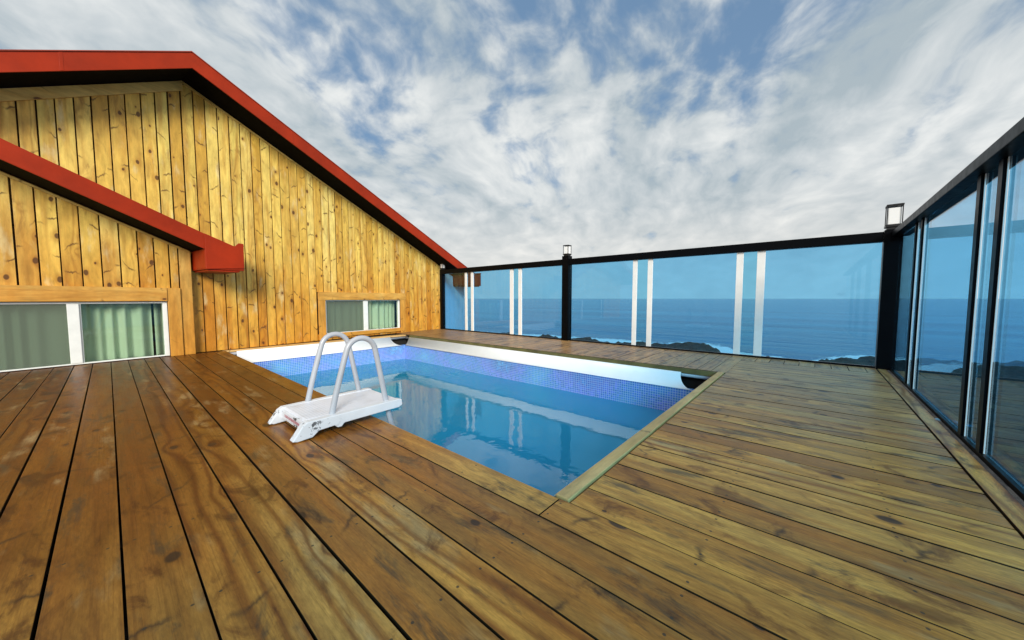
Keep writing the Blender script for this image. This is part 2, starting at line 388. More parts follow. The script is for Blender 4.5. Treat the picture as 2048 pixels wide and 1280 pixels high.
def rock_mat():
    m, N = mat('dark_basalt_reef')
    P = N.n('ShaderNodeTexCoord').outputs['Object']
    n1 = N.noise(P, .7, 8.0, .65); n2 = N.noise(P, .12, 4.0)
    c = N.ramp(n1, [(.3, (.004, .005, .006)), (.55, (.016, .015, .013)), (.75, (.05, .042, .028))])
    c = N.mix(N.ss(n2, .5, .65), c, N.mix(1.0, c, (1.5, 1.2, .7), 'MULTIPLY'))
    pbr(N, c, .65, bump=N.noise(P, 2.5, 8.0, .7), bstr=.9, bdist=.25)
    return m
M['rock'] = rock_mat()

# ------------------------------------------------------------------ camera
F = 699.0; PITCH = math.atan(43 / F); YAW = math.radians(40.87)
cam = bpy.data.cameras.new('camera'); cam.sensor_width = 36; cam.lens = 36 * F / 2048
cam.clip_start = .02; cam.clip_end = 60000
co = bpy.data.objects.new('camera', cam); COL.objects.link(co)
co.location = (0, 0, 1 * S); co.rotation_euler = (math.radians(90) - PITCH, 0, YAW)
SC.camera = co

# ------------------------------------------------------------------ world: sky with a broken cloud deck, and the sun
SUN_EL = math.radians(25); SUN_DIR = Vector((.80, -.60, 0)).normalized()      # towards the sun
w = bpy.data.worlds.new('World'); SC.world = w; w.use_nodes = True
N = NT(w.node_tree)
sky = N.n('ShaderNodeTexSky', {'sky_type': 'NISHITA', 'sun_disc': False, 'sun_elevation': SUN_EL, 'sun_rotation': math.atan2(SUN_DIR.x, SUN_DIR.y), 'air_density': 1.0, 'dust_density': .6, 'ozone_density': 1.6})
g = N.n('ShaderNodeTexCoord').outputs['Generated']
dx, dy, dz = N.sep(g)
zz = N.m('ADD', N.m('MAXIMUM', dz, 0.0), .30)
az = math.radians(22)                       # the cloud streets run towards this bearing left of +Y
ax_, ay_ = -math.sin(az), math.cos(az)
al = N.m('ADD', N.m('MULTIPLY', dx, ax_), N.m('MULTIPLY', dy, ay_))
ac = N.m('SUBTRACT', N.m('MULTIPLY', dx, ay_), N.m('MULTIPLY', dy, ax_))
pl = N.m('DIVIDE', al, zz); pc = N.m('DIVIDE', ac, zz)
w1_ = N.m('SUBTRACT', N.noise(N.xyz(pl, pc, 0), 1.1, 4.0), .5); w2_ = N.m('SUBTRACT', N.noise(N.xyz(pl, pc, 7.0), 1.1, 4.0), .5)
ql = N.m('ADD', pl, N.m('MULTIPLY', w1_, .55)); qc = N.m('ADD', pc, N.m('MULTIPLY', w2_, .40))
street = N.noise(N.xyz(N.m('MULTIPLY', ql, 1.7), N.m('MULTIPLY', qc, 4.2), 4.3), 1.0, 4.0, .5)
puff = N.noise(N.xyz(N.m('MULTIPLY', ql, 7.5), N.m('MULTIPLY', qc, 9.5), 2.1), 1.0, 7.0, .54)
big = N.noise(N.xyz(N.m('MULTIPLY', pl, .5), N.m('MULTIPLY', pc, .7), 8.0), 1.0, 3.0, .5)
dens = N.m('ADD', N.m('ADD', N.m('MULTIPLY', street, .50), N.m('MULTIPLY', puff, .50)), N.m('MULTIPLY', N.m('SUBTRACT', big, .5), .30))
# clear patches overhead and ahead, solid cloud towards the horizon and out to the sides
el = N.ss(dz, .20, .66)
side = N.ss(N.m('ABSOLUTE', N.m('DIVIDE', N.m('ADD', ac, .05), N.m('MAXIMUM', al, .15))), .25, 1.25)
bias = N.m('MULTIPLY', el, N.m('MULTIPLY_ADD', side, -.085, .165))
dens = N.m('SUBTRACT', N.m('ADD', dens, .135), bias)
dens = N.m('ADD', dens, N.ss(dz, .1, .36, .075, 0.0))
cover = N.ss(dens, .39, .59)
shade = N.noise(N.xyz(N.m('MULTIPLY', ql, .8), N.m('MULTIPLY', qc, 2.0), 1.0), 1.6, 6.0, .52)
lum = N.m('ADD', N.m('MULTIPLY', shade, .62), N.m('MULTIPLY', puff, .42))
ccol = N.ramp(lum, [(.39, (.42, .50, .55)), (.52, (.62, .67, .695)), (.66, (.86, .88, .87))])
hz = N.ss(dz, .02, .30, 1.0, 0.0)
ccol = N.mix(N.m('MULTIPLY', hz, .72), ccol, (.86, .845, .80, 1))
skyb = N.mix(1.0, sky.outputs[0], (.085, .085, .085, 1), 'MULTIPLY')
skyb = N.mix(.6, skyb, (.22, .38, .60, 1))
col = N.mix(cover, skyb, ccol)
bg = N.n('ShaderNodeBackground', Color=col, Strength=1.0)
wo = N.n('ShaderNodeOutputWorld'); w.node_tree.links.new(bg.outputs[0], wo.inputs[0])

sl = bpy.data.lights.new('sun', 'SUN'); sl.energy = 3.8; sl.angle = math.radians(22); sl.color = (1, .96, .88)
so = bpy.data.objects.new('sun', sl); COL.objects.link(so)
sd = Vector((SUN_DIR.x * math.cos(SUN_EL), SUN_DIR.y * math.cos(SUN_EL), math.sin(SUN_EL)))
so.rotation_euler = sd.to_track_quat('Z', 'Y').to_euler(); so.location = (0, 0, 30)

# ------------------------------------------------------------------ sea and shore (metres)
SEA = -8.25
def shore_y(x):
    pts = [(-400, 60), (-60, 60), (-40, 65), (-27, 67), (-21, 71), (-15, 71.5), (-11.5, 67), (-8.5, 60), (0, 60), (3, 66), (5.5, 70), (8, 70), (13, 74), (20, 72), (60, 75), (400, 90)]
    for (a, b), (c, d) in zip(pts, pts[1:]):
        if x <= c: return b + (d - b) * (x - a) / (c - a)
    return 90
def grade(vals): return vals
xs = [-30000, -12000, -5000, -2000, -900, -400, -220, -150] + [-120 + 1.5 * i for i in range(140)] + [110, 150, 220, 400, 900, 2000, 5000, 12000, 30000]
ys = [-3000, -200, 0] + [20 + 1.5 * i for i in range(75)] + [150, 180, 230, 320, 500, 900, 2000, 5000, 12000, 30000]
me = bpy.data.meshes.new('sea'); vv = []; fo = []
for y in ys:
    for x in xs:
        vv.append((x, y, SEA))
        d = y - shore_y(x)
        f = 0
        if -3 < d < 15: f = max(0, 1 - abs(d - 2.5) / 8.0) * (.40 + 1.2 * max(0, noise.noise(Vector((x * .09, y * .05, 5))) + .25))
        if 36 < y < 60 and x > 4: f = max(f, .35 * max(0, noise.noise(Vector((x * .12, y * .3, 2))) + .1))
        fo.append(min(1, f))
nx = len(xs)
me.from_pydata(vv, [], [(j * nx + i, j * nx + i + 1, (j + 1) * nx + i + 1, (j + 1) * nx + i) for j in range(len(ys) - 1) for i in range(nx - 1)])
at = me.attributes.new('foam', 'FLOAT', 'POINT'); at.data.foreach_set('value', fo)
me.materials.append(M['sea']); sea = bpy.data.objects.new('sea', me); COL.objects.link(sea); tag(sea, kind='structure')

def ground_h(x, y):
    p = Vector((x, y, 0))
    d = shore_y(x) + 4 * noise.noise(Vector((x * .12, y * .12, 0))) - y
    base = -2.2 if d < -6 else (-2.2 + 2.6 * (d + 6) / 7 if d < 1 else .78 - .010 * min(d, 30))
    if d < 45 and d > 1: base -= .22
    if -34 < x < -8: base -= .25
    n = noise.fractal(p * .16, 1.0, 2.0, 6) * .55 + abs(noise.fractal(p * .55, .9, 2.1, 5)) * .55
    rim = (.36 if x > 0 else .34) * math.exp(-((d - 2.5) / 3.2) ** 2)
    h = base + n + rim * (.05 + .95 * abs(noise.fractal(p * .3 + Vector((7, 3, 0)), .9, 2, 4)) + .75 * abs(noise.fractal(p * .9, .8, 2, 4)))
    if y < 26: h += (26 - max(y, 8)) * .13
    return SEA + h
gx = [-62 + .5 * i for i in range(240)]; gy = [-24, -18, -12] + [-8 + 1.0 * i for i in range(38)] + [30 + .45 * i for i in range(116)]
me = bpy.data.meshes.new('rocky_shore')
vv = [(x, y, ground_h(x, y)) for y in gy for x in gx]; nx = len(gx)
me.from_pydata(vv, [], [(j * nx + i, j * nx + i + 1, (j + 1) * nx + i + 1, (j + 1) * nx + i) for j in range(len(gy) - 1) for i in range(nx - 1)])
me.materials.append(M['rock']); so_ = bpy.data.objects.new('rocky_shore', me); COL.objects.link(so_); tag(so_, kind='structure')

# ------------------------------------------------------------------ deck
PX0, PX1, PY0, PY1 = -8.60, -.96, 1.44, 5.42      # hole for the pool
YF, XR = 7.16, .842
P_ = .181; TH = .032
deck = MB()
def plank(mb, a, b, ax, gap=.0040, r=None, axis_w=None):
    r = random.random() if r is None else r
    g_ = gap * random.uniform(.6, 1.5)
    a = list(a); b = list(b)
    k = 1 - ax if ax < 2 else axis_w
    a[k] += g_; b[k] -= g_
    dzz = random.uniform(-.0015, .0015)
    a[2] += dzz if ax < 2 else 0; b[2] += dzz if ax < 2 else 0
    off = (random.uniform(0, 60), random.uniform(0, 60))
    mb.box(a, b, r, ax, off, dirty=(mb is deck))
y = -.009 - 20 * P_
def wall_x(yy): return -8.49 - math.tan(math.radians(6.8)) * yy
k = -20
while k < 8:
    y0, y1 = -.009 + k * P_, -.009 + (k + 1) * P_
    xa = -8.5
    xe = XR - .145
    if k == 7:
        plank(deck, (xa, y0, -TH), (-.93, y1, 0), 0); plank(deck, (-.922, y0, -TH), (xe, y1, 0), 0)
    else: plank(deck, (xa, y0, -TH), (xe, y1, 0), 0)
    k += 1
while True:
    y0, y1 = -.009 + k * P_, -.009 + (k + 1) * P_
    if y1 > 6.81: break
    plank(deck, (-.868, y0, -TH), (XR - .145, y1, 0), 0)
    k += 1
yend = y0
x = -.868 - P_
while x > -9.6:
    plank(deck, (x, PY1, -TH), (x + P_, YF + .02, 0), 1, gap=.003); x -= P_
x = -.868
while x < XR - .15:
    x1 = min(x + P_, XR - .145)
    plank(deck, (x, yend, -TH), (x1, YF + .02, 0), 1, gap=.004); x += P_
# long trim board under the side railing
plank(deck, (XR - .142, -3.6, -TH + .004), (XR - .045, YF + .02, .006), 1)
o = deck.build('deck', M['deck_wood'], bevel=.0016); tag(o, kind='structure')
# joists under the boards close the gaps
jb = MB()
for x in [-9.4 + .6 * i for i in range(18)]:
    jb.box((x, -3.6, -.17), (x + .06, PY0 - .12, -TH - .004), ax=1)
for x in [-.80, -.2, .4, .74]:
    jb.box((x, PY0 - .1, -.17), (x + .06, YF, -TH - .004), ax=1)
for yy in [5.62, 6.3, 7.0]:
    jb.box((-9.5, yy, -.17), (-.86, yy + .06, -TH - .006), ax=0)
jb.box((-9.6, -3.6, -.21), (XR, PY0 - .1, -.175)); jb.box((-.8, PY0 - .09, -.21), (XR, YF, -.175)); jb.box((-9.6, 5.6, -.21), (-.81, YF, -.176))
tag(jb.build('deck_substructure', M['backing']), kind='structure')
# masonry terrace block that carries the deck
tb = MB()
tb.box((-9.6, -3.7, -13), (XR + .12, PY0 - .45, -.22)); tb.box((-.55, PY0 - .44, -13), (XR + .12, YF + .1, -.222)); tb.box((-9.6, 5.75, -13), (-.56, YF + .1, -.221))
tag(tb.build('terrace_base', M['concrete']), kind='structure')

# ------------------------------------------------------------------ pool
pool = empty('swimming_pool', ((PX0 + PX1) / 2, (PY0 + PY1) / 2, -1.7), 'rectangular swimming pool with blue mosaic liner and white rim sunk into the wooden deck', 'swimming pool')
L = Vector(pool.location)
XI0, XI1, YI0, YI1 = -8.50, -.93, 1.40, 5.30; ZB = -1.7; ZT = -.268; ZW = -.655
def pb(mb, name, mt, **k): return mb.build(name, mt, pool, xf=Matrix.Translation(-L), **k)
ln = MB()
def wallf(p, q):
    # inner face with uv in metres, given real thickness by an outer shell
    a, b = Vector(p), Vector(q); L_ = (b - a).length * S
    ln.face([(a.x, a.y, ZB), (b.x, b.y, ZB), (b.x, b.y, ZT), (a.x, a.y, ZT)], [(0, 0), (L_, 0), (L_, (ZT - ZB) * S), (0, (ZT - ZB) * S)])
wallf((XI0, YI0, 0), (XI0, YI1, 0)); wallf((XI0, YI1, 0), (XI1, YI1, 0)); wallf((XI1, YI1, 0), (XI1, YI0, 0)); wallf((XI1, YI0, 0), (XI0, YI0, 0))
ln.face([(XI0, YI0, ZB), (XI1, YI0, ZB), (XI1, YI1, ZB), (XI0, YI1, ZB)], [(XI0 * S, YI0 * S), (XI1 * S, YI0 * S), (XI1 * S, YI1 * S), (XI0 * S, YI1 * S)])
lo_ = pb(ln, 'liner', M['mosaic'], weld=False)
sm_ = lo_.modifiers.new('thick', 'SOLIDIFY'); sm_.thickness = .02; sm_.offset = -1
# rim: white liner band hung over the frame tube, cut back in a curve at each corner
def band(p_top0, p_top1, p_bot0, p_bot1, curve0, curve1, inward, name='rim'):
    """sheet between top edge and bottom edge; ends follow a curve from bottom corner to top corner"""
    mb = MB(); n = 10; th = .012
    a0, a1, b0, b1 = map(Vector, (p_top0, p_top1, p_bot0, p_bot1)); nrm = Vector(inward)
    rows = []
    for i in range(n + 1):
        t = i / n                                       # 0 bottom .. 1 top
        s0 = math.sqrt(1 - (1 - t) ** 2)
        s1 = math.sqrt(1 - (1 - t) ** 2)
        p = b0.lerp(Vector((a0.x, a0.y, b0.z)), .0); z = b0.z + (a0.z - b0.z) * t
        L0 = Vector((b0.x + (a0.x - b0.x) * t, b0.y + (a0.y - b0.y) * t, z))
        R0 = Vector((b1.x + (a1.x - b1.x) * t, b1.y + (a1.y - b1.y) * t, z))
        ax = (b1 - b0).normalized()
        # along-axis position follows the curve, across position is the straight slope with a slight belly
        L0 += ax * ((a0 - b0).dot(ax)) * (s0 - t); R0 += ax * ((a1 - b1).dot(ax)) * (s1 - t)
        bel = math.sin(t * math.pi) * .006
        L0 += nrm * bel; R0 += nrm * bel
        rows.append((L0, R0))
    # roll over the tube at the top
    for ang in (40, 80, 120):
        r_ = .02; a = math.radians(ang)
        dz_ = math.sin(a) * r_ * .7; dn = -(1 - math.cos(a)) * r_
        rows.append((rows[n][0] + nrm * dn + Vector((0, 0, dz_ * .8)), rows[n][1] + nrm * dn + Vector((0, 0, dz_ * .8))))
    for (A, B), (C_, D) in zip(rows, rows[1:]):
        mb.face([A, B, D, C_], smooth=True)
    o = pb(mb, name, M['liner_white']); md = o.modifiers.new('thick', 'SOLIDIFY'); md.thickness = .006; md.offset = 0
    return o
zt, zb = -.075, -.285
band((-8.36, 5.36, zt), (-1.42, 5.36, zt), (-8.46, 5.285, zb), (-1.22, 5.285, zb), True, True, (0, -1, 0))
band((-8.58, 1.62, zt + .025), (-8.58, 4.92, zt + .025), (-8.485, 1.46, zb), (-8.485, 5.27, zb), True, True, (1, 0, 0))
band((-8.3, 1.37, zt), (-1.2, 1.37, zt), (-8.44, 1.42, zb), (-.98, 1.42, zb), True, True, (0, 1, 0))
band((-.905, 1.6, zt), (-.905, 5.1, zt), (-.95, 1.44, zb), (-.95, 5.26, zb), True, True, (-1, 0, 0))
lp = MB(); lp.box((-8.3, PY0 + .002, -.03), (-.975, PY0 + .009, -.012)); pb(lp, 'liner_lip', M['lip'])
lp = MB(); lp.box((-.976, PY0 + .016, -.05), (-.966, 5.1, -.012)); pb(lp, 'liner_lip', M['lip'])
fr_ = MB()
fr_.tube([(-8.72, 5.43, -.10), (-.7, 5.43, -.10)], .032); fr_.tube([(-8.66, 1.2, -.09), (-8.66, 5.6, -.09)], .032)
fr_.tube([(-8.6, 1.33, -.1), (-.7, 1.33, -.1)], .032); fr_.tube([(-.86, 1.2, -.1), (-.86, 5.6, -.1)], .032)
pb(fr_, 'frame_tube', M['tube_grey'])
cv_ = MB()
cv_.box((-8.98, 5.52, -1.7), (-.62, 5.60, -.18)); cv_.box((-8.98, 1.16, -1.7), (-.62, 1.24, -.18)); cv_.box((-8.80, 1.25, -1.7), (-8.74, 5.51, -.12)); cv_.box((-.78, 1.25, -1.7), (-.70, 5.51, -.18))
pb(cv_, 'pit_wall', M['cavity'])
wt = MB(); wt.face([(XI0 + .002, YI0 + .002, ZW), (XI1 - .002, YI0 + .002, ZW), (XI1 - .002, YI1 - .002, ZW), (XI0 + .002, YI1 - .002, ZW)])
o = wt.build('pool_water', M['water'], weld=False); tag(o, kind='structure')

# timber kerbs round the pool opening
kb = MB(); plank(kb, (-.960, PY0 + .01, -.06), (-.882, PY1 - .02, .007), 1, gap=.001)
tag(kb.build('pool_edge_board', M['kerb_wood'], bevel=.004), 'narrow greenish timber edging board along the short right side of the pool', 'edging board')
kb = MB(); plank(kb, (-8.80, PY0 - .02, -.05), (-8.625, 5.9, -.012), 1, gap=.001, r=.6)
tag(kb.build('pool_edge_board', M['kerb_wood'], bevel=.003), 'timber ledge between the pool rim and the foot of the house wall', 'edging board')
kb = MB(); plank(kb, (-8.4, PY1 - .03, -.075), (-.90, PY1 - .004, -.006), 0, gap=.001, r=.2)
tag(kb.build('pool_edge_board', M['mossy'], bevel=.003), 'mossy timber edge below the deck ends along the far side of the pool', 'edging board')

# ------------------------------------------------------------------ house (local frame: x = out of the wall, y = along the wall, z up)
HA = math.radians(6.8)
house = empty('wooden_house', (-8.49, 0, 0), 'yellow pine clad gabled house with red roof edges standing behind the pool', 'house', rz=HA)
def hb(mb, name, mt, par=None, **k): return mb.build(name, mt, par or house, **k)
RS, LS = .4486, .55; PKU, PKZ = 1.046, 4.843          # right / left slope, peak of the fascia's bottom edge
def zroof(u): return PKZ - RS * (u - PKU) if u > PKU else PKZ + LS * (u - PKU)
LPU = -1.75
def zlow(u):
    s = .455; b = lambda q: 2.70 - s * (q + .879)
    return b(u) if u > LPU else b(LPU) - s * (LPU - u)
WT = .03
def clad(mb, u0, u1, zbot, ztop, v0, pitch, holes=()):
    u = u0
    while u < u1 - 1e-4:
        w_ = pitch * random.uniform(.94, 1.06); e = min(u + w_, u1)
        if u1 - e < .05: e = u1
        r = random.random(); off = (random.uniform(0, 60), random.uniform(0, 60)); g_ = random.uniform(.006, .012); dv = random.uniform(-.004, .004)
        a, b = u + g_, e - g_
        segs = [(zbot, None)]
        for (h0, h1, z0, z1) in holes:
            if b > h0 and a < h1:
                segs = ([(zbot, z0)] if z0 > zbot + .02 else []) + [(z1, None)]
        for (s0, s1) in segs:
            za, zb_ = (s1, s1) if s1 is not None else (ztop(a), ztop(b))
            if s1 is None and a < PKU < b and ztop is gable_top:
                za, zb_ = min(za, zb_), min(za, zb_)
            c = [(v0 + dv, a, s0), (v0 + WT + dv, a, s0), (v0 + WT + dv, b, s0), (v0 + dv, b, s0), (v0 + dv, a, za), (v0 + WT + dv, a, za), (v0 + WT + dv, b, zb_), (v0 + dv, b, zb_)]
            mb.hexa(c, r, 2, off)
        u = e
def gable_top(u): return zroof(u) - .01
W2 = (3.44, 5.62, .145, .96); W1 = (-2.0, .655, .012, .95); VL = .16
mbx = MB(); clad(mbx, -3.8, 7.26, 0.0, gable_top, -WT, .171, [(3.30, 5.77, .145, 1.15), (-3.9, .98, .0, 1.62)])
hb(mbx, 'gable_cladding', M['wall_wood'], bevel=.002)
mbx = MB(); clad(mbx, -3.7, .83, .0, lambda u: zlow(u) - .02, VL - WT, .192, [(-2.15, .83, .012, 1.18)])
hb(mbx, 'porch_cladding', M['wall_wood'], bevel=.002)
# boards of the corner of the projecting part
mbx = MB(); clad(mbx, .83, 1.0, .0, lambda u: zlow(u) - .02, VL - WT, .17)
mbx.box((-.0, .985, 0), (VL - WT - .002, 1.0, 1.7), ax=2)
hb(mbx, 'corner_board', M['trim_wood'], bevel=.002)
# solid walls behind (dark sheathing) with openings for the windows
def wallblock(mb, v0, v1, u0, u1, zb_, ztop, hole=None):
    def slab(a, b, z0, f):
        if callable(f): c = [(v0, a, z0), (v1, a, z0), (v1, b, z0), (v0, b, z0), (v0, a, f(a)), (v1, a, f(a)), (v1, b, f(b)), (v0, b, f(b))]
        else: c = [(v0, a, z0), (v1, a, z0), (v1, b, z0), (v0, b, z0), (v0, a, f), (v1, a, f), (v1, b, f), (v0, b, f)]
        mb.hexa(c)
    if hole:
        h0, h1, z0, z1 = hole
        slab(u0, h0, zb_, ztop); slab(h1, u1, zb_, ztop); slab(h0, h1, z1, ztop)
        if z0 > zb_ + .01: slab(h0, h1, zb_, z0)
    else: slab(u0, u1, zb_, ztop)
mbx = MB()
wallblock(mbx, -.18, -WT - .012, -3.8, PKU, 1.45, gable_top)
wallblock(mbx, -.18, -WT - .012, PKU, 7.25, -12, gable_top, W2)
wallblock(mbx, -.12, VL - WT - .012, -3.7, .985, -12, lambda u: min(zlow(u) - .05, 2.0) , W1)
wallblock(mbx, -.03 - .012, VL - WT - .012, -3.7, -.02, 2.0, lambda u: zlow(u) - .05)
hb(mbx, 'wall_core', M['backing'])
# pale rendered strip of wall beyond the railing, and the far side and back of the house
mbx = MB(); wallblock(mbx, -.20, .0, 7.265, 8.42, -12, lambda u: zroof(u) - .05)
mbx.box((-7.0, 8.22, -12), (-.21, 8.42, 1.5)); mbx.box((-7.2, -3.8, -12), (-7.0, 8.42, 1.5)); mbx.box((-7.0, -3.8, -12), (-.19, -3.6, 2.0))
hb(mbx, 'rendered_wall', M['stucco'])
# roofs
def roofslab(mb, v0, v1, pts, th, lift=.0):
    for (ua, za), (ub, zb_) in zip(pts, pts[1:]):
        mb.hexa([(v0, ua, za + lift), (v1, ua, za + lift), (v1, ub, zb_ + lift), (v0, ub, zb_ + lift), (v0, ua, za + th), (v1, ua, za + th), (v1, ub, zb_ + th), (v0, ub, zb_ + th)])
VO = .6; VO2 = .8
ridge = [(-4.6, zroof(-4.6)), (PKU, PKZ), (8.35, zroof(8.35))]
mbx = MB(); roofslab(mbx, -7.6, VO - .022, ridge, .235, .02); hb(mbx, 'roof', M['red_dark'])
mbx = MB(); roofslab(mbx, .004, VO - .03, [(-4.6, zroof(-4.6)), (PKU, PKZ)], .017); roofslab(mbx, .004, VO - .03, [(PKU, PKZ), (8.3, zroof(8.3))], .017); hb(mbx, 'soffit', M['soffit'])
mbx = MB(); FH = .253
for (a, b) in (((-4.6, zroof(-4.6)), (PKU, PKZ)), ((PKU, PKZ), (8.55, zroof(8.55)))):
    mbx.hexa([(VO - .02, a[0], a[1]), (VO, a[0], a[1]), (VO, b[0], b[1]), (VO - .02, b[0], b[1]), (VO - .02, a[0], a[1] + FH), (VO, a[0], a[1] + FH), (VO, b[0], b[1] + FH), (VO - .02, b[0], b[1] + FH)], ax=1)
for q in (-2.6, -.35, 2.55, 4.0, 5.45, 6.9):       # lapped sheet joints
    for du, vv in ((0, .0015),):
        a, b = q, q + .035
        mbx.hexa([(VO + .0005, a, zroof(a) + .004), (VO + .003, a, zroof(a) + .004), (VO + .003, b, zroof(b) + .004), (VO + .0005, b, zroof(b) + .004), (VO + .0005, a, zroof(a) + FH - .004), (VO + .003, a, zroof(a) + FH - .004), (VO + .003, b, zroof(b) + FH - .004), (VO + .0005, b, zroof(b) + FH - .004)], ax=1)
fa = hb(mbx, 'fascia', M['red'], bevel=.003)
mbx = MB()   # thin folded metal drip along the top of the fascia
for (a, b) in (((-4.6, zroof(-4.6)), (PKU, PKZ)), ((PKU, PKZ), (8.55, zroof(8.55)))):
    z0 = FH + .002
    mbx.hexa([(VO - .1, a[0], a[1] + z0), (VO + .012, a[0], a[1] + z0), (VO + .012, b[0], b[1] + z0), (VO - .1, b[0], b[1] + z0), (VO - .1, a[0], a[1] + z0 + .014), (VO + .012, a[0], a[1] + z0 + .014), (VO + .012, b[0], b[1] + z0 + .014), (VO - .1, b[0], b[1] + z0 + .014)])
hb(mbx, 'roof_edge_flashing', M['red_dark'])
# box gutter end of the main roof
def gutter(u0, u1, z0, z1, v1, v0, name='gutter'):
    mb = MB(); t = .018
    mb.box((v0, u0, z0), (v1, u1, z0 + t)); mb.box((v0, u1 - t, z0 + t + .001), (v1, u1, z1)); mb.box((v0, u0, z0 + t + .001), (v1 - .03, u0 + t, z1 - .05))
    mb.box((v1 - t, u0 + .001, z0 + t + .001), (v1 + .003, u1 - t - .001, z1 - .06))
    mb.box((v0, u1 - .05, z1 + .001), (v1 + .006, u1 + .012, z1 + .03))
    mb.box((v0, u0 + .03, z0 - .03), (v1 - .02, u1 - .06, z0 - .001))
    return hb(mb, name, M['red'], bevel=.003)
gutter(7.84, 8.62, 1.44, 1.86, VO, -7.4)
gutter(1.03, 1.57, 1.50, 1.93, VO2, .05)
# end plate of the lower roof (the fascia returns down to the gutter)
mbx = MB(); PL = [(VO2 + .004, 1.03, 1.50), (VO2 + .004, 1.57, 1.545), (VO2 + .004, 1.575, 1.985), (VO2 + .004, 1.50, 1.99), (VO2 + .004, 1.44, 1.925), (VO2 + .004, 1.03, 2.095)]
mbx.prism(PL, (.012, 0, 0)); hb(mbx, 'gutter_end_plate', M['red'], bevel=.003)
# lower roof
lr = [(-4.0, zlow(-4.0)), (LPU, zlow(LPU)), (1.36, zlow(1.36))]
mbx = MB(); roofslab(mbx, .012, VO2 - .022, lr, .235, .02); hb(mbx, 'porch_roof', M['red_dark'])
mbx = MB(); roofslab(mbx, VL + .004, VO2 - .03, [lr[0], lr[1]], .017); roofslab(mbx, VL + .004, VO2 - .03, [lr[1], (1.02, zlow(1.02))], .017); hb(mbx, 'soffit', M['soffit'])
mbx = MB()
for (a, b) in ((lr[0], lr[1]), (lr[1], (1.36, zlow(1.36)))):
    mbx.hexa([(VO2 - .02, a[0], a[1]), (VO2, a[0], a[1]), (VO2, b[0], b[1]), (VO2 - .02, b[0], b[1]), (VO2 - .02, a[0], a[1] + .262), (VO2, a[0], a[1] + .262), (VO2, b[0], b[1] + .262), (VO2 - .02, b[0], b[1] + .262)], ax=1)
hb(mbx, 'fascia', M['red'], bevel=.003)
# verge boards on the wall just below the soffits
def verge(mb, pts, h, v0, v1, f):
    for a, b in zip(pts, pts[1:]):
        za, zb_ = f(a) - .012, f(b) - .012
        mb.hexa([(v0, a, za - h), (v1, a, za - h), (v1, b, zb_ - h), (v0, b, zb_ - h), (v0, a, za), (v1, a, za), (v1, b, zb_), (v0, b, zb_)], random.random(), 1, (random.uniform(0, 9), 3))
mbx = MB(); verge(mbx, [-3.8, PKU - .002], .165, .006, .032, zroof); hb(mbx, 'verge_board', M['trim_wood'], bevel=.002)
mbx = MB(); verge(mbx, [PKU + .002, 7.05], .04, .006, .026, zroof); verge(mbx, [LPU, .98], .035, VL + .006, VL + .026, lambda u: zlow(u) - .005); hb(mbx, 'verge_board', M['trim_wood'], bevel=.002)

# windows
def curtain(mb, u0, u1, z0, z1, v, amp=.03, per=.14, ph=0):
    n = int((u1 - u0) / .008); last = None
    for i in range(n + 1):
        u = u0 + (u1 - u0) * i / n
        vv_ = v + amp * math.sin(2 * math.pi * u / per + ph + 1.6 * math.sin(u * 7)) * (.6 + .4 * math.sin(u * 4.1 + ph))
        if last: mb.face([(last[0], last[1], z0), (vv_, u, z0), (vv_ * .96, u, z1), (last[0] * .96, last[1], z1)], smooth=True)
        last = (vv_, u)
def window(win, v, mull, par_name, frame_w, lab, dark_left=True):
    h0, h1, z0, z1 = win; m0, m1 = mull
    fr = MB(); d0, d1 = v - .10, v - .012; t = frame_w
    fr.box((d0, h0, z0), (d1, h0 + t, z1)); fr.box((d0, h1 - t, z0), (d1, h1, z1))
    fr.box((d0, h0 + t + .001, z1 - t * .55), (d1 - .002, h1 - t - .001, z1)); fr.box((d0, h0 + t + .001, z0), (d1 - .002, h1 - t - .001, z0 + t * .35))
    f = hb(fr, 'window', M['white_frame'], bevel=.003); tag(f, lab)
    st = MB(); st.box((d0 + .03, m0, z0 + t * .35 + .002), (v - .006, m1, z1 - t * .55 - .002)); st.box((d0 + .02, m1 + .002, z0 + t * .35 + .002), (v - .03, m1 + .022, z1 - t * .55 - .002))
    st.build('sash_stile', M['white_frame'], f, bevel=.003)
    g1 = MB(); g1.box((v - .034, h0 + t + .002, z0 + t * .35 + .003), (v - .028, m0 - .001, z1 - t * .55 - .003)); g1.build('screened_pane', M['glass_screen'], f)
    g2 = MB(); g2.box((v - .060, m1 + .024, z0 + t * .35 + .003), (v - .054, h1 - t - .001, z1 - t * .55 - .003)); g2.build('pane', M['glass_window'], f)
    c_ = MB(); curtain(c_, h0 + .02, h1 - .16, z0 + .01, z1 - .02, v - .20, .045, .17); curtain(c_, h1 - .13, h1 - .02, z0 + .01, z1 - .02, v - .25, .03, .16)
    c_.build('curtain', M['curtain'], f)
    return f
w1 = window(W1, VL, (-.418, -.305), 'w', .055, 'large sliding window at deck level under the lower roof')
w2 = window(W2, 0, (4.46, 4.585), 'w', .04, 'small sliding window low in the gable wall beside the pool')
ro = MB(); ro.box((-1.6, -3.5, -.3), (-1.55, 7.0, 1.3)); ro.box((-1.54, -3.5, -.02), (-.2, 7.0, .0)); ro.box((-1.54, -3.5, 1.25), (-.2, 7.0, 1.3))
hb(ro, 'room_interior', M['interior'])
